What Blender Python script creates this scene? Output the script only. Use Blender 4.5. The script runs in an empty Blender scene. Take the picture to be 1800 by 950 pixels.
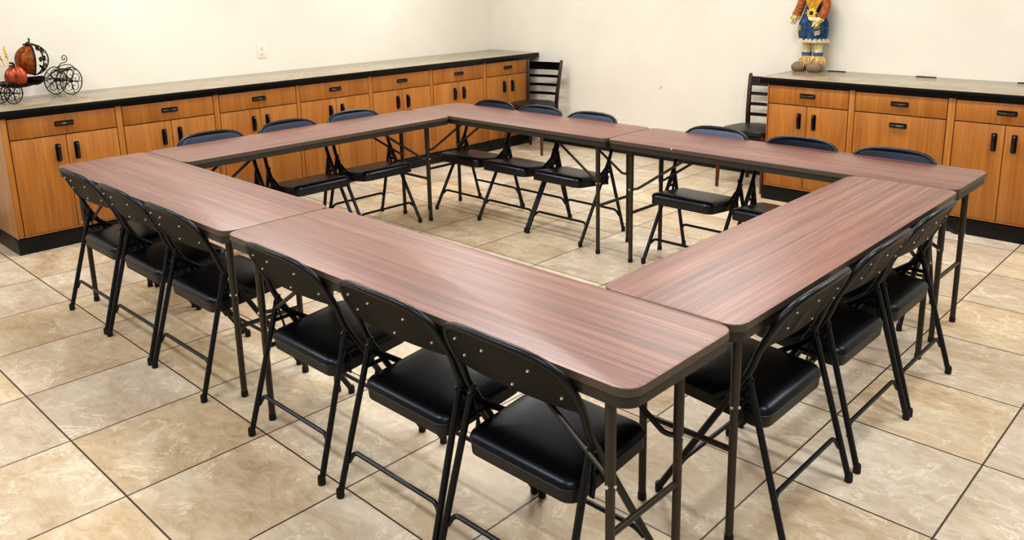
import bpy, bmesh, math, random
from math import sin, cos, pi, radians as R
from mathutils import Vector, Matrix
random.seed(7)
SC = bpy.context.scene
COL = SC.collection
SC.view_settings.view_transform = 'Standard'
SC.view_settings.look = 'Medium High Contrast'
SC.view_settings.exposure = -0.33
try: SC.cycles.use_denoising = True
except Exception: pass

# ------------------------------------------------------------------ materials
def lin(c):
    return tuple(((v/255)/12.92 if v/255 <= .04045 else ((v/255+.055)/1.055)**2.4) for v in c) + (1,)
class NT:
    def __init__(s, name):
        s.m = bpy.data.materials.new(name); s.m.use_nodes = True
        s.t = s.m.node_tree; s.n = s.t.nodes; s.b = s.n['Principled BSDF']
    def add(s, k, **kw):
        n = s.n.new(k)
        for a, v in kw.items():
            if a.startswith('i_'):
                n.inputs[a[2:].replace('_', ' ')].default_value = v
            else: setattr(n, a, v)
        return n
    def l(s, a, b): s.t.links.new(a, b)
def ramp(N, fac, stops):
    r = N.add('ShaderNodeValToRGB')
    while len(r.color_ramp.elements) < len(stops): r.color_ramp.elements.new(.5)
    for e, (p, c) in zip(r.color_ramp.elements, stops):
        e.position = p; e.color = lin(c)
    N.l(fac, r.inputs[0]); return r
def mapping(N, scale, loc=(0,0,0), coord='Object'):
    tc = N.add('ShaderNodeTexCoord'); mp = N.add('ShaderNodeMapping')
    mp.inputs['Scale'].default_value = scale; mp.inputs['Location'].default_value = loc
    N.l(tc.outputs[coord], mp.inputs[0]); return mp
def simple(name, c, rough=.5, metal=0., spec=.5, var=.06, scale=40, bump=0., coat=0.):
    N = NT(name)
    mp = mapping(N, (scale,)*3)
    nz = N.add('ShaderNodeTexNoise', i_Scale=1.0, i_Detail=4.0); N.l(mp.outputs[0], nz.inputs['Vector'])
    lo = tuple(max(0, v*(1-var)) for v in c); hi = tuple(min(255, v*(1+var)+1) for v in c)
    r = ramp(N, nz.outputs[0], [(.3, lo), (.7, hi)])
    N.l(r.outputs[0], N.b.inputs['Base Color'])
    N.b.inputs['Roughness'].default_value = rough; N.b.inputs['Metallic'].default_value = metal
    N.b.inputs['Specular IOR Level'].default_value = spec
    N.b.inputs['Coat Weight'].default_value = coat
    if bump:
        bp = N.add('ShaderNodeBump', i_Strength=bump, i_Distance=.002)
        N.l(nz.outputs[0], bp.inputs['Height']); N.l(bp.outputs[0], N.b.inputs['Normal'])
    return N.m
def wood(name, cols, axis='z', rough=.4, scale=1.0, coat=0., spec=.5, contrast=(.3,.5,.7)):
    N = NT(name)
    tc = N.add('ShaderNodeTexCoord'); oi = N.add('ShaderNodeObjectInfo')
    ad = N.add('ShaderNodeVectorMath', operation='ADD')
    sc = N.add('ShaderNodeVectorMath', operation='SCALE'); sc.inputs['Scale'].default_value = 13.7
    cx = N.add('ShaderNodeCombineXYZ')
    for i in range(3): N.l(oi.outputs['Random'], cx.inputs[i])
    N.l(cx.outputs[0], sc.inputs[0]); N.l(tc.outputs['Object'], ad.inputs[0]); N.l(sc.outputs[0], ad.inputs[1])
    mp = N.add('ShaderNodeMapping'); N.l(ad.outputs[0], mp.inputs[0])
    s = {'z': (9, 9, .7), 'x': (.7, 42, 42)}[axis]
    mp.inputs['Scale'].default_value = tuple(v*scale for v in s)
    n1 = N.add('ShaderNodeTexNoise', i_Scale=1.0, i_Detail=6.0, i_Roughness=.55, i_Distortion=.6)
    N.l(mp.outputs[0], n1.inputs['Vector'])
    mp2 = N.add('ShaderNodeMapping'); N.l(ad.outputs[0], mp2.inputs[0])
    s2 = {'z': (60, 60, 2.5), 'x': (3.0, 190, 190)}[axis]
    mp2.inputs['Scale'].default_value = tuple(v*scale for v in s2)
    n2 = N.add('ShaderNodeTexNoise', i_Scale=1.0, i_Detail=5.0, i_Roughness=.6); N.l(mp2.outputs[0], n2.inputs['Vector'])
    mx = N.add('ShaderNodeMath', operation='MULTIPLY_ADD'); N.l(n2.outputs[0], mx.inputs[0]); mx.inputs[1].default_value = .45
    m2 = N.add('ShaderNodeMath', operation='MULTIPLY'); N.l(n1.outputs[0], m2.inputs[0]); m2.inputs[1].default_value = .55
    N.l(m2.outputs[0], mx.inputs[2])
    r = ramp(N, mx.outputs[0], list(zip(contrast, cols)))
    N.l(r.outputs[0], N.b.inputs['Base Color'])
    N.b.inputs['Roughness'].default_value = rough; N.b.inputs['Coat Weight'].default_value = coat
    N.b.inputs['Coat Roughness'].default_value = .38
    N.b.inputs['Specular IOR Level'].default_value = spec
    return N.m

def floor_mat():
    N = NT('travertine_tile'); P = .5143; X0 = -4.216; Y0 = -.062
    geo = N.add('ShaderNodeNewGeometry'); sp = N.add('ShaderNodeSeparateXYZ'); N.l(geo.outputs['Position'], sp.inputs[0])
    def M(op, a, b=None, c=None):
        n = N.add('ShaderNodeMath', operation=op)
        for i, v in enumerate((a, b, c)):
            if v is None: continue
            if isinstance(v, (int, float)): n.inputs[i].default_value = v
            else: N.l(v, n.inputs[i])
        return n.outputs[0]
    u = M('DIVIDE', M('SUBTRACT', sp.outputs[0], X0), P); v = M('DIVIDE', M('SUBTRACT', sp.outputs[1], Y0), P)
    iu = M('FLOOR', u); iv = M('FLOOR', v); fu = M('FRACT', u); fv = M('FRACT', v)
    du = M('MINIMUM', fu, M('SUBTRACT', 1.0, fu)); dv = M('MINIMUM', fv, M('SUBTRACT', 1.0, fv))
    d = M('MINIMUM', du, dv)
    grout = M('LESS_THAN', d, .0062)
    cb = N.add('ShaderNodeCombineXYZ'); N.l(iu, cb.inputs[0]); N.l(iv, cb.inputs[1])
    wn = N.add('ShaderNodeTexWhiteNoise', noise_dimensions='3D'); N.l(cb.outputs[0], wn.inputs['Vector'])
    off = N.add('ShaderNodeVectorMath', operation='MULTIPLY_ADD')
    N.l(wn.outputs['Color'], off.inputs[0]); off.inputs[1].default_value = (30, 30, 30); N.l(geo.outputs['Position'], off.inputs[2])
    # cloudy tone, stretched along x
    mp = N.add('ShaderNodeMapping'); mp.inputs['Scale'].default_value = (1.7, 3.4, 1); N.l(off.outputs[0], mp.inputs[0])
    n1 = N.add('ShaderNodeTexNoise', i_Scale=1.0, i_Detail=9.0, i_Roughness=.6, i_Distortion=.5); N.l(mp.outputs[0], n1.inputs['Vector'])
    mpf = N.add('ShaderNodeMapping'); mpf.inputs['Scale'].default_value = (11, 22, 1); N.l(off.outputs[0], mpf.inputs[0])
    nf = N.add('ShaderNodeTexNoise', i_Scale=1.0, i_Detail=8.0, i_Roughness=.75, i_Distortion=.8); N.l(mpf.outputs[0], nf.inputs['Vector'])
    t = M('ADD', M('MULTIPLY', n1.outputs[0], .5), M('MULTIPLY', nf.outputs[0], .5))
    base = ramp(N, t, [(.36, (168, 147, 120)), (.46, (190, 172, 147)), (.54, (202, 188, 166)), (.66, (216, 206, 188))])
    # pale veins
    n2 = N.add('ShaderNodeTexNoise', i_Scale=3.6, i_Detail=9.0, i_Roughness=.66, i_Distortion=.5); N.l(off.outputs[0], n2.inputs['Vector'])
    v1 = M('ABSOLUTE', M('SUBTRACT', n2.outputs[0], .53))
    vm = M('MULTIPLY', M('SUBTRACT', 1.0, M('MINIMUM', M('DIVIDE', v1, .016), 1.0)), .8)
    gate = M('GREATER_THAN', n1.outputs[0], .48)
    vm = M('MULTIPLY', vm, gate)
    mv = N.add('ShaderNodeMix', data_type='RGBA'); N.l(vm, mv.inputs[0]); N.l(base.outputs[0], mv.inputs[6]); mv.inputs[7].default_value = lin((228, 217, 198))
    # per-tile tone
    hs = N.add('ShaderNodeHueSaturation'); N.l(mv.outputs[2], hs.inputs['Color'])
    N.l(M('MULTIPLY_ADD', wn.outputs['Value'], .12, .93), hs.inputs['Value'])
    sx = N.add('ShaderNodeSeparateColor'); N.l(wn.outputs['Color'], sx.inputs[0])
    N.l(M('MULTIPLY_ADD', sx.outputs[1], .40, .78), hs.inputs['Saturation'])
    mg = N.add('ShaderNodeMix', data_type='RGBA'); N.l(grout, mg.inputs[0]); N.l(hs.outputs[0], mg.inputs[6]); mg.inputs[7].default_value = lin((62, 50, 40))
    N.l(mg.outputs[2], N.b.inputs['Base Color'])
    N.l(M('MULTIPLY_ADD', nf.outputs[0], .25, .26), N.b.inputs['Roughness'])
    N.b.inputs['Specular IOR Level'].default_value = .45
    bp = N.add('ShaderNodeBump', i_Strength=.5, i_Distance=.002); N.l(M('SUBTRACT', M('MULTIPLY', nf.outputs[0], .15), grout), bp.inputs['Height']); N.l(bp.outputs[0], N.b.inputs['Normal'])
    return N.m

def wall_mat(name, spot=None):
    N = NT(name)
    geo = N.add('ShaderNodeNewGeometry')
    nz = N.add('ShaderNodeTexNoise', i_Scale=1.3, i_Detail=5.0, i_Roughness=.6); N.l(geo.outputs['Position'], nz.inputs['Vector'])
    r = ramp(N, nz.outputs[0], [(.3, (218, 214, 204)), (.7, (226, 223, 214))])
    out = r.outputs[0]
    if spot:
        vs = N.add('ShaderNodeVectorMath', operation='DISTANCE'); N.l(geo.outputs['Position'], vs.inputs[0]); vs.inputs[1].default_value = spot
        n3 = N.add('ShaderNodeTexNoise', i_Scale=60.0); N.l(geo.outputs['Position'], n3.inputs['Vector'])
        m = N.add('ShaderNodeMath', operation='MULTIPLY_ADD'); N.l(n3.outputs[0], m.inputs[0]); m.inputs[1].default_value = .03; N.l(vs.outputs['Value'], m.inputs[2])
        lt = N.add('ShaderNodeMath', operation='LESS_THAN'); N.l(m.outputs[0], lt.inputs[0]); lt.inputs[1].default_value = .029
        mx = N.add('ShaderNodeMix', data_type='RGBA'); N.l(lt.outputs[0], mx.inputs[0]); N.l(out, mx.inputs[6]); mx.inputs[7].default_value = lin((196, 190, 180)); out = mx.outputs[2]
    N.l(out, N.b.inputs['Base Color']); N.b.inputs['Roughness'].default_value = .75
    N.b.inputs['Specular IOR Level'].default_value = .25
    n2 = N.add('ShaderNodeTexNoise', i_Scale=120.0, i_Detail=3.0); N.l(geo.outputs['Position'], n2.inputs['Vector'])
    bp = N.add('ShaderNodeBump', i_Strength=.12, i_Distance=.002); N.l(n2.outputs[0], bp.inputs['Height']); N.l(bp.outputs[0], N.b.inputs['Normal'])
    return N.m

def counter_mat():
    N = NT('speckled_counter')
    geo = N.add('ShaderNodeNewGeometry')
    n1 = N.add('ShaderNodeTexNoise', i_Scale=9.0, i_Detail=10.0, i_Roughness=.75, i_Distortion=.6); N.l(geo.outputs['Position'], n1.inputs['Vector'])
    r = ramp(N, n1.outputs[0], [(.32, (132, 120, 100)), (.5, (150, 139, 118)), (.68, (168, 157, 136))])
    N.l(r.outputs[0], N.b.inputs['Base Color']); N.b.inputs['Roughness'].default_value = .22
    return N.m
def denim_mat():
    N = NT('denim'); mp = mapping(N, (26,)*3)
    n1 = N.add('ShaderNodeTexNoise', i_Scale=1.0, i_Detail=6.0, i_Roughness=.7); N.l(mp.outputs[0], n1.inputs['Vector'])
    r = ramp(N, n1.outputs[0], [(.3, (28, 48, 84)), (.52, (62, 98, 142)), (.72, (128, 160, 190))])
    N.l(r.outputs[0], N.b.inputs['Base Color']); N.b.inputs['Roughness'].default_value = .85; return N.m
def plaid_mat():
    N = NT('plaid'); mp = mapping(N, (70,)*3); ch = N.add('ShaderNodeTexChecker', i_Scale=1.0)
    ch.inputs['Color1'].default_value = lin((168, 98, 44)); ch.inputs['Color2'].default_value = lin((122, 64, 32))
    N.l(mp.outputs[0], ch.inputs['Vector']); N.l(ch.outputs[0], N.b.inputs['Base Color']); N.b.inputs['Roughness'].default_value = .85; return N.m

M = dict(
 floor=floor_mat(), wall=wall_mat('cream_paint'), wallb=wall_mat('cream_paint_back', (-3.255, 4.90, .671)),
 ceil=simple('ceiling_tile', (236, 234, 228), .9, var=.02),
 base=simple('black_cove_base', (14, 14, 14), .35, var=.1, spec=.35),
 counter=counter_mat(), edge=simple('black_edge', (7, 7, 8), .3, var=.1, spec=.3),
 oak=wood('honey_veneer', [(142, 86, 32), (164, 106, 44), (180, 124, 60)], 'z', .38, contrast=(.33,.5,.67)),
 side=wood('end_panel_veneer', [(140, 96, 64), (172, 128, 92), (190, 150, 116)], 'z', .4),
 gap=simple('dark_gap', (66, 20, 8), .8, var=.1),
 handle=simple('black_handle', (12, 12, 14), .22, var=.05, spec=.6),
 lam=wood('mahogany_laminate', [(68, 34, 29), (108, 62, 53), (142, 95, 80)], 'x', .45, coat=.75, contrast=(.36,.50,.64), spec=.5),
 tedge=simple('table_edge', (78, 69, 60), .45, var=.06), skirt=simple('table_skirt', (44, 41, 35), .45, var=.08),
 tleg=simple('table_leg_paint', (56, 50, 42), .35, metal=.3, var=.06, spec=.55),
 rivet=simple('bright_rivet', (225, 222, 210), .25, metal=.6, var=.02),
 frame=simple('black_powder_coat', (11, 11, 11), .35, var=.1, spec=.45),
 panel=simple('dark_steel_panel', (46, 42, 35), .42, var=.05, scale=6),
 vinyl=simple('black_vinyl', (5, 5, 9), .33, var=.12, scale=160, bump=.1, spec=.45),
 pad=simple('vinyl_pad_painted_glare', (62, 69, 88), .5, var=.06, scale=120, bump=.1, spec=.6),  # black vinyl like the seats; ceiling glare is painted into this blue-grey
 pan=simple('seat_pan', (22, 21, 19), .42, var=.08), rubber=simple('rubber', (9, 9, 9), .6),
 dwood=wood('dark_walnut', [(24, 12, 8), (44, 22, 14), (66, 34, 20)], 'z', .3), dseat=simple('dark_seat', (34, 30, 28), .4, var=.1),
 dwoodleg=wood('walnut_leg', [(58, 26, 12), (86, 40, 18), (110, 56, 26)], 'z', .3),
 white=simple('outlet_plastic', (232, 226, 210), .35, var=.01), slot=simple('outlet_slot', (120, 112, 92), .6),
 iron=simple('black_iron', (20, 17, 17), .4, metal=.4, var=.1), tray=simple('brown_iron', (58, 42, 44), .4, metal=.5, var=.15),
 pumpkin=simple('copper_pumpkin', (150, 66, 30), .34, metal=.25, var=.3, scale=26), egg=simple('amber_shell', (158, 88, 38), .42, metal=.15, var=.35, scale=45, bump=.4),
 leaf=simple('green_leaf', (118, 128, 62), .5, var=.25), wheat=simple('wheat', (206, 160, 62), .7, var=.25),
 denim=denim_mat(), plaid=plaid_mat(), cream=simple('cream_cloth', (214, 198, 152), .9, var=.1), lace=simple('lace', (232, 222, 196), .9, var=.05),
 raffia=simple('raffia', (204, 164, 106), .8, var=.3, scale=60), burlap=simple('burlap', (124, 104, 84), .95, var=.2, scale=120, bump=.5),
 yellow=simple('yellow_cloth', (222, 176, 66), .85, var=.15), straw=simple('straw_hat', (190, 150, 90), .85, var=.2), navy=simple('navy_cuff', (58, 84, 124), .8, var=.1),
 black=simple('black_felt', (20, 18, 18), .8))

for k, c in (('vinyl', (.68, .78, 1, 1)), ('pad', (.7, .8, 1, 1)), ('frame', (.8, .88, 1, 1))):
    M[k].node_tree.nodes['Principled BSDF'].inputs['Specular Tint'].default_value = c
# ------------------------------------------------------------------ mesh helpers
class MB:
    def __init__(s): s.bm = bmesh.new(); s.mats = []
    def mi(s, m):
        if m not in s.mats: s.mats.append(m)
        return s.mats.index(m)
    def _fin(s, faces, m, smooth=False):
        i = s.mi(m)
        for f in faces: f.material_index = i; f.smooth = smooth
    def box(s, x0, x1, y0, y1, z0, z1, m, bev=0., seg=2):
        r = bmesh.ops.create_cube(s.bm, size=1)
        vs = r['verts']
        bmesh.ops.transform(s.bm, verts=vs, matrix=Matrix.Translation(((x0+x1)/2, (y0+y1)/2, (z0+z1)/2)) @ Matrix.Diagonal((abs(x1-x0), abs(y1-y0), abs(z1-z0), 1)))
        fs = list({f for v in vs for f in v.link_faces})
        s._fin(fs, m)
        if bev:
            es = list({e for v in vs for e in v.link_edges})
            q = bmesh.ops.bevel(s.bm, geom=es, offset=bev, segments=seg, affect='EDGES', profile=.5, clamp_overlap=True)
            s._fin(q['faces'], m, True)
        return s
    def tube(s, pts, r, m, n=10, caps=True, closed=False, flat=None):
        pts = [Vector(p) for p in pts]; k = len(pts)
        rad = r if isinstance(r, (list, tuple)) else [r]*k
        tan = []
        for i in range(k):
            if closed: t = pts[(i+1) % k]-pts[(i-1) % k]
            else: t = pts[min(i+1, k-1)]-pts[max(i-1, 0)]
            tan.append(t.normalized())
        up = Vector((0, 0, 1)) if abs(tan[0].z) < .9 else Vector((1, 0, 0))
        nr = (up-tan[0]*up.dot(tan[0])).normalized(); rings = []
        for i in range(k):
            nr = (nr-tan[i]*nr.dot(tan[i])).normalized(); b = tan[i].cross(nr)
            fx, fy = flat if flat else (1, 1)
            rings.append([s.bm.verts.new(pts[i]+(nr*cos(2*pi*j/n)*fx+b*sin(2*pi*j/n)*fy)*rad[i]) for j in range(n)])
        fs = []
        for i in range(k if closed else k-1):
            a, c = rings[i], rings[(i+1) % k]
            for j in range(n): fs.append(s.bm.faces.new((a[j], a[(j+1) % n], c[(j+1) % n], c[j])))
        s._fin(fs, m, True)
        if caps and not closed:
            cf = [s.bm.faces.new(rings[0][::-1]), s.bm.faces.new(rings[-1])]; s._fin(cf, m)
        return s
    def lathe(s, prof, m, n=24, c=(0, 0, 0), axis='z', sx=1, sy=1, lobes=0, depth=0.):
        rings = []
        for (r, z) in prof:
            ring = []
            for j in range(n):
                a = 2*pi*j/n; rr = r*(1-depth*abs(cos(lobes*a/2))**6) if lobes else r
                p = Vector((rr*cos(a)*sx, rr*sin(a)*sy, z))
                if axis == 'x': p = Vector((p.z, p.x, p.y))
                if axis == 'y': p = Vector((p.x, p.z, p.y))
                ring.append(s.bm.verts.new(p+Vector(c)))
            rings.append(ring)
        fs = []
        for a, b in zip(rings, rings[1:]):
            for j in range(n): fs.append(s.bm.faces.new((a[j], a[(j+1) % n], b[(j+1) % n], b[j])))
        for rg in (rings[0][::-1], rings[-1]): fs.append(s.bm.faces.new(rg))
        s._fin(fs, m, True); return s
    def ball(s, c, r, m, lobes=0, depth=0., n=24, k=14):
        rx, ry, rz = r if isinstance(r, (tuple, list)) else (r, r, r)
        prof = [(max(1e-4, sin(pi*i/k)), -cos(pi*i/k)*rz) for i in range(k+1)]
        return s.lathe(prof, m, n, c, sx=rx, sy=ry, lobes=lobes, depth=depth)
    def prism(s, poly, z0, z1, m, mside=None, bev=0.):
        """rounded outline in xy extruded in z"""
        a = [s.bm.verts.new((x, y, z0)) for x, y in poly]; b = [s.bm.verts.new((x, y, z1)) for x, y in poly]; n = len(poly)
        side = [s.bm.faces.new((a[i], a[(i+1) % n], b[(i+1) % n], b[i])) for i in range(n)]
        top = s.bm.faces.new(b); bot = s.bm.faces.new(a[::-1])
        s._fin([top], m); s._fin([bot]+side, mside or m)
        for f in side: f.smooth = True
        if bev:
            es = list(top.edges)
            q = bmesh.ops.bevel(s.bm, geom=es, offset=bev, segments=3, affect='EDGES', profile=.6)
            s._fin(q['faces'], mside or m, True)
        return s
    def grid(s, f, nu, nv, m, thick=0., smooth=True):
        """f(u,v)->point ; closed sheet with thickness via second function offset"""
        V = [[s.bm.verts.new(f(i/nu, j/nv)) for j in range(nv+1)] for i in range(nu+1)]
        fs = [s.bm.faces.new((V[i][j], V[i+1][j], V[i+1][j+1], V[i][j+1])) for i in range(nu) for j in range(nv)]
        s._fin(fs, m, smooth)
        if thick:
            q = bmesh.ops.solidify(s.bm, geom=fs, thickness=thick)
            s._fin([g for g in q['geom'] if isinstance(g, bmesh.types.BMFace)], m, smooth)
        return s
    def xf(s, mat): bmesh.ops.transform(s.bm, verts=s.bm.verts, matrix=mat); return s
    def build(s, name, parent=None, **kw):
        bmesh.ops.recalc_face_normals(s.bm, faces=s.bm.faces)
        me = bpy.data.meshes.new(name); s.bm.to_mesh(me); s.bm.free()
        for m in s.mats: me.materials.append(m)
        try: me.set_sharp_from_angle(angle=R(40))
        except Exception: pass
        o = bpy.data.objects.new(name, me); COL.objects.link(o)
        if parent: o.parent = parent
        for k, v in kw.items(): o[k] = v
        return o
def rrect(x0, x1, y0, y1, r, n=6):
    P = []
    for cx, cy, a0 in ((x1-r, y1-r, 0), (x0+r, y1-r, 90), (x0+r, y0+r, 180), (x1-r, y0+r, 270)):
        for i in range(n+1):
            a = R(a0+90*i/n); P.append((cx+r*cos(a), cy+r*sin(a)))
    return P
def fillet(pts, r, n=5):
    pts = [Vector(p) for p in pts]; out = [pts[0]]
    for i in range(1, len(pts)-1):
        a, b, c = pts[i-1], pts[i], pts[i+1]
        rr = min(r if not isinstance(r, (list, tuple)) else r[i-1], (a-b).length*.49, (c-b).length*.49)
        p, q = b+(a-b).normalized()*rr, b+(c-b).normalized()*rr
        for k in range(n+1):
            t = k/n; out.append(p*(1-t)**2+b*2*t*(1-t)+q*t*t)
    out.append(pts[-1]); return out
def thing(name, label, cat, loc=(0, 0, 0), rz=0, group=None):
    o = bpy.data.objects.new(name, None); COL.objects.link(o); o.empty_display_size = .1
    o.location = loc; o.rotation_euler = (0, 0, rz); o['label'] = label; o['category'] = cat
    if group: o['group'] = group
    return o
def struct(o): o['kind'] = 'structure'; return o
def dup(root, loc, rz, label):
    def cp(o, parent):
        c = o.copy(); COL.objects.link(c); c.parent = parent
        for ch in [x for x in o.children]: cp(ch, c)
        return c
    r = cp(root, None); r.location = loc; r.rotation_euler = (0, 0, rz); r['label'] = label
    return r

# ------------------------------------------------------------------ setting
XL, YB, ZC = -5.45, 4.90, 2.75
XR, YF = 3.4, -3.6
b = MB(); b.box(XL-.1, XR, YF, YB+.1, -.1, 0, M['floor']); struct(b.build('floor'))
b = MB(); b.box(XL-.1, XL, YF, YB+.1, 0, ZC, M['wall']); struct(b.build('wall_left'))
b = MB(); b.box(XL, XR, YB, YB+.1, 0, ZC, M['wallb']); struct(b.build('wall_back'))
b = MB(); b.box(XL-.1, XR, YF, YB+.1, ZC, ZC+.08, M['ceil']); struct(b.build('ceiling'))
b = MB(); b.box(-4.72, -1.90, YB-.012, YB, 0, .10, M['base'], .003); struct(b.build('baseboard_back'))
b = MB(); b.box(XL, XL+.012, YF, -.03, 0, .10, M['base'], .003); struct(b.build('baseboard_left'))

# ------------------------------------------------------------------ cabinets
# built in local coordinates: x along the run, y = depth (front at y=0, body towards +y), z up
def drawer_handle(parent, cx, cz, vert=False):
    w, h = .115, .032
    b = MB()
    if vert: b.prism(rrect(-h/2, h/2, -w/2, w/2, .008, 3), 0, .004, M['handle'])
    else: b.prism(rrect(-w/2, w/2, -h/2, h/2, .008, 3), 0, .004, M['handle'])
    L = w/2-.008
    pts = [(-L, 0, .003), (-L+.006, 0, .018), (0, 0, .022), (L-.006, 0, .018), (L, 0, .003)]
    if vert: pts = [(y, x, z) for x, y, z in pts]
    b.tube(fillet(pts, .012, 4), .0085, M['handle'], 8, flat=(1, 1))
    # local z -> -y (outwards)
    b.xf(Matrix.Translation((cx, -.0005, cz)) @ Matrix.Rotation(R(90), 4, 'X'))
    return b.build('handle', parent)
def cabinet(label, loc, rz, W, l, r, split=None, deep=.66, kind='doors', end=None, group='honey wood base cabinets'):
    t = thing('base_cabinet', label, 'cabinet', loc, rz, group)
    b = MB()
    b.box(0, W, .02, deep, .10, .875, M['gap'])
    b.box(0, l-.003, 0, .02, .105, .876, M['oak'], .001); b.box(r+.003, W, 0, .02, .105, .876, M['oak'], .001)
    b.box(l, r, 0, .02, .105, .115, M['oak']); b.box(l-.003, r+.003, .006, .02, .868, .876, M['gap'])
    b.build('carcass', t)
    if end is not None:
        b = MB(); x = 0 if end == 'l' else W
        b.box(x-.004, x+.002, .004, deep, .10, .876, M['side'] if end == 'l' else M['side'], .0008); b.build('end_panel', t)
    b = MB(); xa = -.012 if end == 'l' else 0; b.box(xa, W, -.014, .05, 0, .098, M['base'], .004)
    b.box(xa, W, .05, deep, 0, .098, M['base']) ; b.build('plinth', t)
    def front(name, x0, x1, z0, z1):
        b = MB(); b.box(x0+.002, x1-.002, -.001, .018, z0, z1, M['oak'], .0015); return b.build(name, t)
    d = front('drawer', l, r, .735, .866); c = (l+r)/2; drawer_handle(d, c, .806)
    if kind == 'doors':
        a = front('door', l, c, .117, .729); drawer_handle(a, c-.056, .62, True)
        a = front('door', c, r, .117, .729); drawer_handle(a, c+.056, .62, True)
    else:
        a = front('drawer', l, r, .117, .729); drawer_handle(a, c, .662)
    return t
LD = [(.047,.689),(.733,1.376),(1.422,2.061),(2.095,2.757),(2.80,3.437),(3.475,4.107),(4.155,4.741)]
LB = [.012,.711,1.399,2.078,2.778,3.456,4.131,4.772]
PX = -4.775
LLAB = ['honey wood cabinet at the free left end of the long run, below the carriage',
 'honey wood base cabinet second from the free end, behind the far left table corner',
 'honey wood base cabinet below the white wall outlet, third from the free end',
 'honey wood base cabinet in the middle of the long run against the left wall',
 'honey wood base cabinet fifth from the free end, behind the left table row',
 'honey wood base cabinet next to last before the room corner',
 'narrower honey wood base cabinet in the room corner beside the ladder-back chair']
for i in range(7):
    y0, y1 = LB[i], LB[i+1]
    # local x -> world +y, local y(depth) -> world -x
    cabinet(LLAB[i], (PX, y0, 0), R(90), y1-y0, LD[i][0]-y0, LD[i][1]-y0, end='l' if i == 0 else None, group='cabinets along the left wall')
RD = [(-1.848,-1.25),(-1.205,-.609),(-.560,.03)]
RB = [-1.857,-1.228,-.585,.055]
RLAB = ['honey wood two-door cabinet at the left end of the right counter, under the scarecrow doll',
 'honey wood cabinet with two stacked drawers and no doors, middle of the right counter',
 'honey wood two-door cabinet at the right edge of the picture']
for i in range(3):
    cabinet(RLAB[i], (RB[i], 4.235, 0), 0, RB[i+1]-RB[i], RD[i][0]-RB[i], RD[i][1]-RB[i], kind='drawers' if i == 1 else 'doors', deep=.655, end='l' if i == 0 else ('r' if i == 2 else None), group='cabinets along the back wall')
def countertop(label, x0, x1, y0, y1, sides, seams=()):
    t = thing('countertop', label, 'countertop', ((x0+x1)/2, (y0+y1)/2, .876))
    ox, oy, oz = t.location
    b = MB(); b.box(x0-ox, x1-ox, y0-oy, y1-oy, 0.0, .046, M['counter'], .001); b.build('slab', t)
    b = MB(); e = .006
    if 'E' in sides: b.box(x1-ox, x1-ox+e, y0-oy-(e if 'S' in sides else 0), y1-oy, 0, .0465, M['edge'], .002)
    if 'W' in sides: b.box(x0-ox-e, x0-ox, y0-oy-(e if 'S' in sides else 0), y1-oy, 0, .0465, M['edge'], .002)
    if 'S' in sides: b.box(x0-ox, x1-ox, y0-oy-e, y0-oy, 0, .0465, M['edge'], .002)
    b.build('edge_band', t, label='glossy black front edge of the countertop')
    return t
countertop('long beige countertop with black edge along the left wall', XL+.001, PX+.014, 0.006, YB-.012, 'ES')
t = countertop('beige countertop with black edge on the right, with slots at the wall', -1.910, .07, 4.226, YB-.001, 'SWE')
for x in (-1.615, -.957, -.30):
    b = MB(); b.prism(rrect(x-.07-t.location.x, x+.07-t.location.x, 4.852-t.location.y, 4.888-t.location.y, .015, 4), .044, .050, M['black']); b.build('cable_slot', t, label='black cable slot at the wall')

# ------------------------------------------------------------------ outlet
t = thing('wall_outlet', 'white duplex outlet on the left wall above the countertop', 'outlet', (XL, 2.175, 1.105))
b = MB(); b.box(0, .006, -.038, .038, -.062, .062, M['white'], .002); b.build('cover_plate', t)
for z in (-.024, .024):
    b = MB(); b.lathe([(.0165, 0), (.0165, .004), (.015, .006)], M['white'], 20, (.005, 0, z), 'x')
    b.box(.010, .0116, -.009, -.0055, z-.004, z+.008, M['slot']); b.box(.010, .0116, .0055, .009, z-.004, z+.008, M['slot']); b.box(.010, .0116, -.003, .003, z-.011, z-.006, M['slot'])
    b.build('socket', t)

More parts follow.
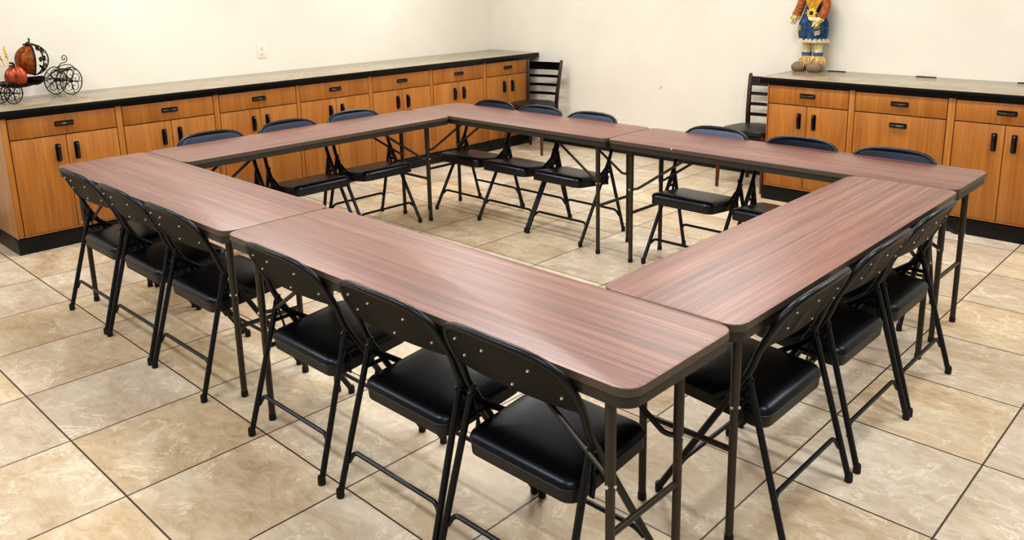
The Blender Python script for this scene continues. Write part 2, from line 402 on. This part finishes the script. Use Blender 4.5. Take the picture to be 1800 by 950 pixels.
# ------------------------------------------------------------------ folding tables
D = .478; H = .737
def table(label, loc, rz, L, lx0=.2, lx1=None, ly=(.022, .312)):
    lx1 = L-.06 if lx1 is None else lx1
    t = thing('folding_table', label, 'table', loc, rz, 'wood-topped folding tables set in a ring')
    b = MB(); b.prism(rrect(0, L, 0, D, .05, 8), H-.022, H, M['lam'], M['tedge'], .0035); b.build('tabletop', t)
    b = MB(); i = .005; o = rrect(i, L-i, i, D-i, .046, 8); q = rrect(i+.012, L-i-.012, i+.012, D-i-.012, .036, 8)
    n = len(o)
    for z0, z1 in ((H-.053, H-.020),):
        A = [b.bm.verts.new((x, y, z0)) for x, y in o]; Bv = [b.bm.verts.new((x, y, z1)) for x, y in o]
        Cc = [b.bm.verts.new((x, y, z0)) for x, y in q]; Dv = [b.bm.verts.new((x, y, z1)) for x, y in q]
        fs = []
        for k in range(n):
            k2 = (k+1) % n
            fs += [b.bm.faces.new((A[k], A[k2], Bv[k2], Bv[k])), b.bm.faces.new((Cc[k2], Cc[k], Dv[k], Dv[k2])), b.bm.faces.new((A[k2], A[k], Cc[k], Cc[k2])), b.bm.faces.new((Bv[k], Bv[k2], Dv[k2], Dv[k]))]
        b._fin(fs, M['skirt'], False)
    b.build('apron', t)
    b = MB(); b.box(.03, L-.03, .02, D-.02, H-.030, H-.0215, M['skirt']); b.build('underside_panel', t)
    for e, lx in enumerate((lx0, lx1)):
        s = 1 if e == 0 else -1
        for y in ly:
            b = MB(); b.tube([(lx, y, H-.025), (lx, y, .45), (lx, y, .425), (lx, y, .012)], [.0145, .0145, .0125, .0125], M['tleg'], 14)
            leg = b.build('leg', t)
            b = MB(); b.lathe([(.0135, 0), (.0145, .004), (.0140, .02), (.0128, .026)], M['rubber'], 14, (lx, y, 0)); b.build('foot_cap', leg)
            b = MB()
            yy = y+(-.0145 if y == ly[0] else .0145)
            b.lathe([(.0052, -.003), (.0052, .003)], M['rivet'], 10, (lx, yy, .448), 'y')
            b.lathe([(.0045, -.003), (.0045, .003)], M['rivet'], 10, (lx-s*.0145, y, .448), 'x'); b.build('rivet', leg)
        b = MB(); b.tube([(lx, ly[0], .305), (lx, ly[1], .305)], .0095, M['tleg'], 10); b.build('crossbar', t)
        for y in (ly[0]+.022, ly[1]-.022):
            b = MB(); b.tube(fillet([(lx, y+(-.02 if y < .15 else .02), .448), (lx+s*.03, y, .452), (lx+s*.37, y, H-.055), (lx+s*.40, y, H-.028)], .02), .0078, M['tleg'], 8); b.build('brace', t)
        b = MB(); b.tube([(lx, ly[0], H-.045), (lx, ly[1], H-.045)], .012, M['skirt'], 10)
        b.build('hinge_bar', t)
    return t
table('wood-topped folding table at the front left, three chairs behind its outer side', (-3.739, -.0257, 0), 0, 1.843, .16, 1.756, (.058, .345))
table('wood-topped folding table nearest the camera, its rounded corner at lower right', (-1.891, -.0257, 0), 0, 1.904, .166, 1.820, (.036, .336))
table('wood-topped folding table forming the right side of the ring', (.0185, .4565, 0), R(90), 1.894, .094, 1.722, (.055, .373))
table('wood-topped folding table along the left side, parallel to the long cabinet run', (-3.263, .4565, 0), R(90), 1.894, .094, 1.745, (.092, .382))
table('wood-topped folding table at the back left, under the room corner', (-3.739, 2.352, 0), 0, 1.822, .142, 1.737, (.043, .35))
tb = table('wood-topped folding table at the back right, with a white chip on its edge', (-1.911, 2.352, 0), 0, 1.920, .156, 1.861, (.043, .35))
b = MB(); b.tube([(.452, .0035, H-.012), (.456, -.0005, H-.002), (.460, .008, H+.0002)], [.002, .0035, .0015], M['white'], 6); b.build('edge_chip', tb, label='white chip in the table edge')

# ------------------------------------------------------------------ folding chair
def lerp(a, b, t): return a+(b-a)*t
def back_y(x, z):
    # depth of backrest surface: leans, and bows backwards in the middle
    u = min(1, abs(x)/.215)
    return .107-(z-.61)*.505-(.018*(1-u*u))
def folding_chair():
    t = thing('folding_chair', '', 'chair', (0, 0, 0), 0, 'black padded folding chairs around the ring of tables')
    # main frame: front legs running up into the back hoop
    pts = [(-.2275, .445, .012), (-.2265, .139, .525), (-.224, .115, .585)]
    side = [(-.225, .60), (-.227, .640), (-.225, .680), (-.218, .708), (-.204, .732), (-.182, .752), (-.152, .765), (-.112, .773), (-.065, .777), (0, .778)]
    pl = fillet(pts, .03)[:-1]+[Vector((x, back_y(x, z), z)) for x, z in side]
    pr = [Vector((-p.x, p.y, p.z)) for p in pl[:-1]][::-1]
    b = MB(); b.tube(pl+pr, .0112, M['frame'], 10); fr = b.build('frame', t)
    for sgn in (-1, 1):
        b = MB(); b.tube([(sgn*.219, .147, .525), (sgn*.2335, -.003, .012)], .0108, M['frame'], 10); leg = b.build('rear_leg', t)
        b = MB(); b.lathe([(.0125, 0), (.0135, .004), (.0132, .026), (.0118, .032)], M['rubber'], 12, (sgn*.2335, -.003, 0)); b.build('foot_cap', leg)
        b = MB(); b.lathe([(.0125, 0), (.0135, .004), (.0132, .026), (.0118, .032)], M['rubber'], 12, (sgn*.2275, .445-.003, 0)); b.build('foot_cap', t)
        # hinge bracket: plate between the two legs with openings, link to the seat
        b = MB(); x = sgn*.2165
        b.tube([(x, .122, .43), (x, .192, .432)], .008, M['frame'], 6, flat=(1, .35))
        b.tube([(x, .135, .50), (x, .16, .40), (x, .15, .35)], .009, M['frame'], 6, flat=(1, .35))
        b.tube([(x, .13, .505), (x, .165, .465), (sgn*.212, .262, .395)], .010, M['frame'], 6, flat=(1, .35))
        b.build('hinge_bracket', t)
        b = MB(); b.lathe([(.005, -.004), (.005, .004)], M['frame'], 8, (sgn*.232, .139, .495), 'x'); b.build('pivot_pin', leg)
    for (yb, zb, yt, zt, w, nm) in ((.036, .115, .046, .155, .228, 'rear_crossbar'), (.376, .112, .366, .138, .224, 'front_crossbar')):
        b = MB(); b.tube(fillet([(-w, yb, zb), (-w+.022, yt, zt), (w-.022, yt, zt), (w, yb, zb)], .022), .0078, M['frame'], 8); b.build(nm, t)
    # back panel (steel sheet behind) and pad in front
    def edge(z):  # half width at height
        for (x0, z0), (x1, z1) in zip(side, side[1:]):
            if z0 <= z <= z1: return lerp(-x0, -x1, (z-z0)/(z1-z0))
        return .225
    def panel(off, zlo, zhi, inset=0., bulge=0.):
        def f(u, v):
            z = lerp(zlo, zhi, v); x = (u*2-1)*(edge(z)-inset)
            zz = z
            e = min(u, 1-u, .5)*2; ev = min(v, 1-v)*2
            k = (1-(1-min(1, e*5))**2)**.5*(1-(1-min(1, ev*3))**2)**.5
            return (x, back_y(x, zz)+off+bulge*k, zz)
        return f
    b = MB(); b.grid(panel(-.006, .610, .771), 26, 16, M['panel'], -.003); pn = b.build('back_panel', t, label='dark grey steel back panel with bright rivets')
    b = MB(); b.grid(panel(.004, .608, .769, .004, .013), 30, 22, M['pad'], -.004); b.build('back_pad', t, label='black vinyl back pad with ceiling glare painted in as slate')
    for (x, z) in ((-.160, .722), (-.045, .726), (.11, .716), (-.155, .665), (.02, .636), (.185, .652)):
        b = MB(); b.lathe([(.0001, -.0035), (.0032, -.003), (.0042, 0), (.0042, .002)], M['rivet'], 8, (x, back_y(x, z)-.009, z), 'y'); b.build('rivet', pn)
    # seat: steel pan + vinyl cushion, tilted
    a = math.atan2(.032, .335)
    mt = Matrix.Translation((0, .260, .384)) @ Matrix.Rotation(a, 4, 'X')
    b = MB(); b.prism(rrect(-.203, .203, -.170, .170, .045, 6), -.026, .012, M['pan'], bev=.003)
    b.tube([(x, y, .012) for x, y in rrect(-.203, .203, -.170, .170, .045, 6)], .0035, M['pan'], 6, closed=True)
    b.xf(mt); pan = b.build('seat_pan', t)
    b = MB()
    lay = [(0.0, .010), (.002, .018), (-.002, .026), (-.008, .032), (-.02, .037), (-.045, .041), (-.09, .043), (-.14, .044)]
    rings = []
    for dlt, z in lay:
        k = max(.010, .045+dlt) ; P = rrect(-.203-dlt, .203+dlt, -.170-dlt, .170+dlt, k, 6)
        rings.append([b.bm.verts.new((x, y, z)) for x, y in P])
    fs = []
    for A, B2 in zip(rings, rings[1:]):
        for k in range(len(A)): fs.append(b.bm.faces.new((A[k], A[(k+1) % len(A)], B2[(k+1) % len(A)], B2[k])))
    fs.append(b.bm.faces.new(rings[-1])); fs.append(b.bm.faces.new(rings[0][::-1])); b._fin(fs, M['vinyl'], True)
    b.xf(mt); b.build('seat_cushion', t)
    return t
chair = folding_chair()
FL = ['black folding chair at the far left end of the front row, by the cabinets',
 'black folding chair second from the far left end of the front row',
 'black folding chair in the front row just left of the table joint',
 'black folding chair in the front row just right of the table joint',
 'black folding chair in the front row between its neighbours, second from the camera corner',
 'black folding chair nearest the camera at the rounded table corner']
RL = ['black folding chair on the right side, nearest the camera', 'black folding chair in the middle of the right side', 'black folding chair at the far end of the right side']
LL = ['black folding chair on the left side of the ring, nearest the front row', 'black folding chair in the middle of the left side of the ring', 'black folding chair on the left side of the ring, nearest the back corner']
BL = ['black folding chair in the back row, in the corner next to the left side',
 'black folding chair in the back row in front of the left ladder-back chair',
 'black folding chair in the back row just left of the table joint, plain wall behind',
 'black folding chair in the back row just right of the table joint',
 'black folding chair in the back row in front of the two-door cabinet under the doll',
 'black folding chair at the right end of the back row of chairs']
spots = []
for x, l in zip((-3.312, -2.806, -2.296, -1.444, -.868, -.378), FL): spots.append((x, -.10, 0, l))
for y, l in zip((.850, 1.386, 1.884), RL): spots.append((.105, y, R(90), l))
for y, l in zip((.86, 1.385, 1.895), LL): spots.append((-3.820, y, R(-90), l))
for x, l in zip((-3.322, -2.868, -2.396, -1.455, -.930, -.432), BL): spots.append((x, 2.868, R(180), l))
for i, (x, y, rz, l) in enumerate(spots):
    if i == 0: chair.location = (x, y, 0); chair.rotation_euler = (0, 0, rz); chair['label'] = l
    else: dup(chair, (x, y, 0), rz, l)

# ------------------------------------------------------------------ ladder-back chairs (front faces -y locally)
def ladder_chair(label):
    t = thing('ladder_back_chair', label, 'chair', (0, 0, 0), 0, 'dark wooden ladder-back chairs by the back wall')
    # origin at centre of the rear feet line; seat towards -y
    for s in (-1, 1):
        def post(z): return Vector((s*(.158+.028*max(0, (z-.45))/.42), .0+.07*max(0, (z-.45)/.42)**1.3 + .03*max(0, (.45-z)/.45), z))
        zs = [0, .15, .30, .44, .55, .65, .75, .85, .872]
        b = MB(); b.tube([post(z) for z in zs], [.016, .018, .020, .022, .021, .020, .019, .018, .012], M['dwood'], 8, flat=(1, .8)); b.build('back_post', t)
        b = MB(); b.tube([(s*.190, -.385, .44), (s*.192, -.39, .30), (s*.195, -.40, 0.0)], [.023, .021, .013], M['dwoodleg'], 8); b.build('front_leg', t)
    for k, (z, h) in enumerate(((.812, .074), (.712, .026), (.628, .026), (.544, .026))):
        b = MB()
        def f(u, v, z=z, h=h):
            zz = z+(v-.5)*h; x = (u*2-1)*(.158+.028*(zz-.45)/.42); y = .07*max(0, (zz-.45)/.42)**1.3+.022*(1-(u*2-1)**2)-.006
            return (x, y, zz)
        b.grid(f, 14, 3, M['dwood'], .014); b.build('crest_rail' if k == 0 else 'slat', t)
    b = MB()
    P = []
    for i in range(40):
        a = 2*pi*i/40; ca, sa = cos(a), sin(a); n = 3.2
        x = abs(ca)**(2/n)*(1 if ca > 0 else -1)*(.210 if sa < 0 else .185); y = abs(sa)**(2/n)*(1 if sa > 0 else -1)*.205-.205
        P.append((x, y))
    b.prism(P, .445, .478, M['dseat'], bev=.012); b.build('seat', t)
    b = MB(); b.box(-.17, .17, -.375, -.02, .395, .446, M['dwood'], .004); b.build('seat_frame', t)
    for s in (-1, 1):
        b = MB(); b.tube([(s*.19, -.39, .20), (s*.160, .015, .20)], .009, M['dwood'], 8); b.build('stretcher', t)
    return t
lc = ladder_chair('dark wooden ladder-back chair beside the end of the long left counter')
lc.location = (-4.522, 4.672, 0); lc.rotation_euler = (0, 0, R(15))
dup(lc, (-2.122, 4.735, 0), R(0), 'dark wooden ladder-back chair half hidden behind the right counter end')

# ------------------------------------------------------------------ pumpkin carriage ornament
def spiral(c, r0, turns, a0, plane='xz', n=26, sgn=1, r1=.12):
    out = []
    for i in range(n+1):
        t = i/n; r = r0*(1-t*(1-r1)); a = a0+sgn*turns*2*pi*t
        if plane == 'xz': out.append(Vector((c[0]+r*cos(a), c[1], c[2]+r*sin(a))))
    return out
def carriage():
    rear = Vector((-5.318, .572)); front = Vector((-5.115, .163)); ax = (front-rear)
    ang = math.atan2(ax.y, ax.x)
    # local: x forward (towards small wheels), y lateral, z up from counter
    t = thing('pumpkin_carriage', 'black wire carriage ornament with orange pumpkin on the left countertop', 'ornament', (rear.x, rear.y, .9228), ang)
    L = ax.length
    def wheel(x, y, r):
        b = MB(); n = 36
        b.tube([(x+r*cos(2*pi*i/n), y, r+.004+r*sin(2*pi*i/n)) for i in range(n)], .0042 if r > .1 else .0036, M['iron'], 8, closed=True)
        w = b.build('wheel', t)
        b = MB(); b.ball((x, y, r+.004), (r*.15, .012, r*.15), M['iron'], n=12, k=8); b.build('hub', w)
        b = MB()
        for k in range(5):
            a = 2*pi*k/5+.4
            c = (x+r*.52*cos(a), y, r+.004+r*.52*sin(a))
            b.tube(spiral(c, r*.44, 1.25, a+pi, n=24), .0024, M['iron'], 6)
            b.tube([(x, y, r+.004), (x+r*.5*cos(a+.5), y, r+.004+r*.5*sin(a+.5)), (x+r*cos(a+.35), y, r+.004+r*sin(a+.35))], .0026, M['iron'], 6)
        b.build('scroll_spokes', w)
    for y in (-.068, .068): wheel(0, y, .094)
    for y in (-.055, .055): wheel(L, y, .068)
    b = MB()
    b.tube([(0, -.07, .098), (0, .07, .098)], .004, M['iron'], 8); b.tube([(L, -.06, .072), (L, .06, .072)], .004, M['iron'], 8)
    for y in (-.03, .03):
        b.tube(fillet([(-.06, y, .115), (0, y, .103), (.10, y, .130), (.17, y, .12), (.28, y, .10), (.38, y, .135), (L, y, .145), (L+.10, y, .12), (L+.16, y, .16)], .06), .004, M['iron'], 8)
    b.tube(spiral((-.03, 0, .250), .030, 1.4, -pi/2, sgn=-1), .003, M['iron'], 6)
    b.tube(fillet([(.12, 0, .14), (.05, 0, .18), (-.005, 0, .222), (-.03, 0, .22)], .03), .003, M['iron'], 6)
    b.tube(fillet([(.10, 0, .15), (.03, .02, .21), (-.06, .03, .205), (-.09, .03, .16)], .05), .003, M['iron'], 6)
    b.tube(fillet([(.13, .03, .16), (.06, .05, .19), (-.04, .05, .17)], .04), .005, M['iron'], 6)
    b.build('wire_chassis', t)
    b = MB()
    def f(u, v):
        x = lerp(.16, L+.10, u); w = .062*sin(pi*min(1, u*1.1+.06))**.6 if u*1.1+.06 < 1 else .012
        return (x, (v*2-1)*w, .118-.035*sin(pi*u)+.02*(v*2-1)**2+.02*u)
    b.grid(f, 20, 6, M['tray'], .004); b.build('leaf_tray', t, label='brownish metal tray shaped like a leaf')
    b = MB()
    def g(u, v):
        a = 2*pi*u; p = -pi/2*(1-v); return (.225+.062*cos(a)*cos(p), .05*sin(a)*cos(p), .150+.055*sin(p))
    b.grid(g, 20, 8, M['tray'], .003); b.build('bowl', t)
    # pumpkin in front
    px = L-.085
    b = MB(); b.ball((px, .0, .166), (.068, .066, .074), M['pumpkin'], lobes=8, depth=.14, n=48); pk = b.build('small_pumpkin', t, label='small copper orange ribbed pumpkin')
    b = MB(); b.tube(fillet([(px, 0, .235), (px, 0, .255), (px+.03, 0, .26)], .01), .006, M['iron'], 6); b.tube([(px, 0, .247), (px+.03, .02, .246), (px+.06, .03, .242)], .008, M['iron'], 6, flat=(.4, 1.4)); b.build('stem', pk)
    # cage pumpkin: solid amber half + open wire ribs
    c = Vector((.232, 0, .266)); rx, ry, rz = .104, .092, .100
    b = MB()
    def h(u, v):
        a = R(-112)+u*R(172); p = -pi/2+v*pi
        return (c.x+rx*cos(a)*cos(p), c.y+ry*sin(a)*cos(p), c.z+rz*sin(p))
    b.grid(h, 22, 16, M['egg'], .003); b.build('amber_shell', t, label='textured amber half shell')
    b = MB()
    for k in range(7):
        a = R(62+k*31)
        b.tube([(c.x+rx*1.02*cos(a)*cos(p), c.y+ry*1.02*sin(a)*cos(p), c.z+rz*1.02*sin(p)) for p in [R(-90+180*i/16) for i in range(17)]], .0042 if k in (0, 6, 3) else .0028, M['iron'], 6)
    b.lathe([(.030, 0), (.034, .004), (.030, .010), (.014, .012), (.010, .02)], M['iron'], 16, (c.x+.01, 0, c.z+rz-.002))
    b.tube(spiral((c.x-.005, 0, c.z+rz+.03), .015, .8, -pi/2, n=10), .0025, M['iron'], 6)
    b.tube([(c.x, 0, c.z+rz+.01), (c.x-.005, 0, c.z+rz+.03), (c.x+.004, 0, c.z+rz+.045)], .003, M['iron'], 6)
    b.build('wire_cage', t)
    rnd = random.Random(3)
    for k in range(16):
        a = R(rnd.uniform(75, 200)); p = R(rnd.uniform(-50, 55))
        q = Vector((c.x+rx*cos(a)*cos(p)*.9, c.y+ry*sin(a)*cos(p)*.9, c.z+rz*sin(p)*.9))
        b = MB(); w = .024
        def lf(u, v):
            s = sin(pi*u)**.7*(1+.25*sin(u*14)); return ((u-.5)*w*1.7, (v*2-1)*w*.6*s, .004*(v*2-1)**2)
        b.grid(lf, 10, 3, M['leaf'] if k % 3 else M['iron'], .0012)
        b.xf(Matrix.Translation(q) @ Matrix.Rotation(a+pi/2, 4, 'Z') @ Matrix.Rotation(R(rnd.uniform(50, 110)), 4, 'X') @ Matrix.Rotation(rnd.uniform(0, 6), 4, 'Z')); b.build('leaf', t)
    for k in range(3):
        b = MB(); q = Vector((.05-.04*k, .03, .165+.005*k))
        def lf2(u, v):
            s = sin(pi*u)**.8; return ((u-.5)*.06, (v*2-1)*.014*s, .004*sin(u*6))
        b.grid(lf2, 8, 2, M['leaf'], .0012); b.xf(Matrix.Translation(q) @ Matrix.Rotation(R(-20+20*k), 4, 'Y') @ Matrix.Rotation(R(60), 4, 'X')); b.build('leaf', t)
    b = MB()
    for k, (x, tilt) in enumerate(((L-.03, .15), (L+.03, .5), (L, .9))):
        base = Vector((x-.02, 0, .24)); d = Vector((tilt*.6, .1*(k-1), 1)).normalized()
        b.tube([base, base+d*.05], .002, M['wheat'], 5)
        for j in range(7):
            q = base+d*(.04+.012*j); s = 1 if j % 2 else -1
            b.tube([q, q+d*.014+Vector((s*.006, 0, 0)), q+d*.024+Vector((s*.002, 0, 0))], [.003, .006, .001], M['wheat'], 6)
    b.build('wheat_ears', t, label='yellow wheat ears')
    return t
carriage()

# ------------------------------------------------------------------ scarecrow doll
def doll():
    t = thing('scarecrow_doll', 'scarecrow doll in a denim dress standing on the right countertop', 'doll', (-1.785, 4.79, .9225), R(-4)); t.scale = (1.12, 1.08, 1.0)
    for s in (-1, 1):
        b = MB(); b.tube([(s*.042, 0, .05), (s*.042, 0, .14), (s*.040, 0, .30)], [.026, .029, .030], M['cream'], 14); b.build('stocking', t)
        b = MB(); b.lathe([(.028, .118), (.0325, .12), (.033, .145), (.029, .148)], M['navy'], 16, (s*.042, 0, 0)); b.build('cuff', t)
        b = MB()
        for (x0, y0, z0, rx, ry, rz) in ((-.078 if s < 0 else .038, -.030, .030, .052 if s < 0 else .055, .062, .045),):
            b.ball((x0, y0, z0), (rx, ry, rz), M['burlap'], n=20, k=10)
        for v in b.bm.verts:
            if v.co.z < 0: v.co.z = 0
        b.build('shoe', t)
        b = MB(); rnd = random.Random(5+s)
        for k in range(34):
            a = 2*pi*k/34+rnd.uniform(-.1, .1); l = rnd.uniform(.055, .085)
            p = Vector((s*.042+.026*cos(a), .026*sin(a), .122)); o = Vector((cos(a), sin(a), 0))
            b.tube([p, p+o*.018+Vector((0, 0, -.02)), p+o*(.03+rnd.uniform(0, .012))+Vector((0, 0, -l))], [.003, .0032, .001], M['raffia'], 5)
        b.build('raffia_fringe', t)
    n = 60
    def dress(u, v):
        a = 2*pi*u; w = 1.02+.10*sin(pi*min(1, v*1.6))-.42*max(0, v-.45)**1.1/.55; fold = 1+.07*(1-v)*cos(9*a)
        bul = 1
        return (.092*w*fold*bul*cos(a), .070*w*fold*bul*sin(a), .245+.27*v+.006*cos(9*a+1)*(1-v))
    b = MB(); b.grid(dress, n, 16, M['denim'], .003); dr = b.build('denim_dress', t)
    b = MB()
    def ruf(u, v):
        a = 2*pi*u; w = 1+.16*v; return (.094*w*(1+.09*cos(18*a))*cos(a), .072*w*(1+.09*cos(18*a))*sin(a), .255-.030*v)
    b.grid(ruf, 140, 3, M['lace'], .002); b.build('lace_hem', dr)
    def patch(x, z, w, h, m, rot=0):
        a = -pi/2+x/.09; cx = .1*sin(x/.1)
        b = MB(); y = -.073-.006
        def pf(u, v):
            xx = x+(u-.5)*w; yy = -.0795*math.sqrt(max(0, 1-(xx/.106)**2))-.002; return (xx, yy, z+(v-.5)*h+rot*(u-.5))
        b.grid(pf, 6, 4, m, .002); b.build('patch', dr)
    patch(-.078, .335, .030, .045, M['raffia']); patch(.06, .30, .032, .035, M['lace'], .01); patch(.058, .352, .036, .05, M['raffia'], .005)
    # torso, sleeves, hands
    b = MB(); b.tube([(0, 0, .50), (0, 0, .54), (0, 0, .60), (0, 0, .63)], [.05, .058, .05, .025], M['plaid'], 16, flat=(.8, 1.2)); b.build('shirt', t)
    for s in (-1, 1):
        if s < 0: P = [(-.05, 0, .60), (-.085, -.01, .55), (-.102, -.02, .48), (-.118, -.03, .43)]
        else: P = [(.05, 0, .60), (.095, -.02, .54), (.10, -.05, .46), (.085, -.085, .41)]
        b = MB(); b.tube(fillet(P, .04), [.026]+[.030]*(len(fillet(P, .04))-2)+[.034], M['plaid'], 14); b.build('sleeve', t)
        e = Vector(P[-1]); d = (e-Vector(P[-2])).normalized()
        b = MB(); b.tube([e-d*.005, e+d*.02, e+d*.04], [.022, .024, .014], M['cream'], 10)
        for k in range(5):
            sd = Vector((cos(k*1.1-.6), sin(k*1.1), 0))*.012
            b.tube([e+d*.03+sd*.6, e+d*(.055)+sd, e+d*(.072+.004*(k % 3))+sd*1.1], [.0075, .007, .003], M['cream'], 8)
        b.build('hand', t)
        b = MB(); rnd = random.Random(9+s)
        for k in range(18):
            a = 2*pi*k/18; q = Vector((cos(a), sin(a)*.6, 0))
            b.tube([e+q*.028-d*.01, e+q*.036+d*.02, e+q*.03+d*rnd.uniform(.03, .05)], [.003, .003, .001], M['raffia'], 5)
        b.build('raffia_fringe', t)
    # kerchief and held sunflower
    b = MB()
    def ker(u, v):
        x = (u-.5)*.13*(1-v*.92)+.028; return (x, -.078-.012*cos((u-.5)*3)-.012*sin(v*3), .56-.135*v+.01*cos(u*9))
    b.grid(ker, 14, 12, M['yellow'], .004); b.build('kerchief', t)
    fl = Vector((.035, -.100, .415))
    b = MB(); b.ball(fl, (.030, .014, .026), M['lace'], n=16, k=8); fw = b.build('stuffed_gourd', t, label='pale yellow gourd held at the front')
    for k in range(10):
        a = 2*pi*k/10
        b = MB(); p = fl+Vector((cos(a)*.014, -.012, .035+sin(a)*.014))
        b.tube([p, p+Vector((cos(a)*.012, -.002, sin(a)*.012)), p+Vector((cos(a)*.028, .002, sin(a)*.028))], [.004, .009, .002], M['yellow'], 6, flat=(1, .4)); b.build('petal', t)
    b = MB(); b.ball(fl+Vector((0, -.012, .035)), (.015, .009, .015), M['black'], n=14, k=8); b.build('flower_centre', t)
    # head and hat (above the picture's top edge)
    b = MB(); b.ball((0, 0, .69), (.062, .058, .066), M['cream'], n=24, k=14); hd = b.build('head', t)
    for s in (-1, 1):
        b = MB(); b.ball((s*.022, -.054, .70), (.006, .004, .007), M['black'], n=10, k=6); b.build('eye', hd)
    b = MB(); b.ball((0, -.060, .685), (.007, .007, .007), M['plaid'], n=10, k=6); b.build('nose', hd)
    b = MB(); b.tube([(-.022, -.054, .668), (-.01, -.058, .662), (.01, -.058, .662), (.022, -.054, .668)], .002, M['black'], 6); b.build('mouth', hd)
    b = MB(); rnd = random.Random(2)
    for k in range(40):
        a = R(-20+220*k/39); p = Vector((.058*cos(a), .052*sin(a), .715))
        b.tube([p, p*1.0+Vector((cos(a)*.02, sin(a)*.015, -.03)), p+Vector((cos(a)*.025, sin(a)*.012, -rnd.uniform(.07, .11)))], [.003, .003, .001], M['raffia'], 5)
    b.build('hair', t)
    b = MB(); b.lathe([(.105, .735), (.107, .739), (.062, .745), (.056, .78), (.04, .80), (.002, .803)], M['straw'], 28, sy=.85); b.build('hat', t)
    return t
doll()

# ------------------------------------------------------------------ ceiling lights
for i, x in enumerate((-4.1, -1.7, .7)):
    for j, y in enumerate((-1.6, 1.1, 3.4)):
        nm = ('left', 'middle', 'right')[i]+' column, '+('nearest', 'middle', 'farthest')[j]+' row'
        t = thing('ceiling_light', 'flat white fluorescent ceiling panel, '+nm, 'light', (x, y, ZC), 0, 'fluorescent ceiling panels')
        b = MB(); b.box(-.62, .62, -.32, .32, -.03, -.001, M['white'], .004); b.build('housing', t)
        ld = bpy.data.lights.new('troffer_lamp', 'AREA'); ld.shape = 'RECTANGLE'; ld.size = 1.15; ld.size_y = .3; ld.energy = 45; ld.color = (1, .985, .955)
        lo = bpy.data.objects.new('lamp', ld); COL.objects.link(lo); lo.parent = t; lo.location = (0, 0, -.04)
W = bpy.data.worlds.new('World'); SC.world = W; W.use_nodes = True
bg = W.node_tree.nodes['Background']; bg.inputs[0].default_value = (1, .99, .97, 1); bg.inputs[1].default_value = .45

# ------------------------------------------------------------------ camera
F, CX, CY = 1453.6153, 934.1919, 303.104
ya, pi_, ro = R(43.133), R(-13.1631), R(-.9828)
fw = Vector((-sin(ya)*cos(pi_), cos(ya)*cos(pi_), sin(pi_))); rt = Vector((cos(ya), sin(ya), 0)); up = rt.cross(fw)
rt2 = rt*cos(ro)+up*sin(ro); up2 = -rt*sin(ro)+up*cos(ro)
cd = bpy.data.cameras.new('camera'); cam = bpy.data.objects.new('camera', cd); COL.objects.link(cam)
mw = Matrix((rt2, up2, -fw)).transposed().to_4x4(); mw.translation = Vector((1.0272, -1.4254, 1.6589)); cam.matrix_world = mw
cd.sensor_fit = 'HORIZONTAL'; cd.sensor_width = 36; cd.lens = F/1800*36
cd.shift_x = (900-CX)/1800; cd.shift_y = (CY-475)/1800; cd.clip_start = .05
SC.camera = cam
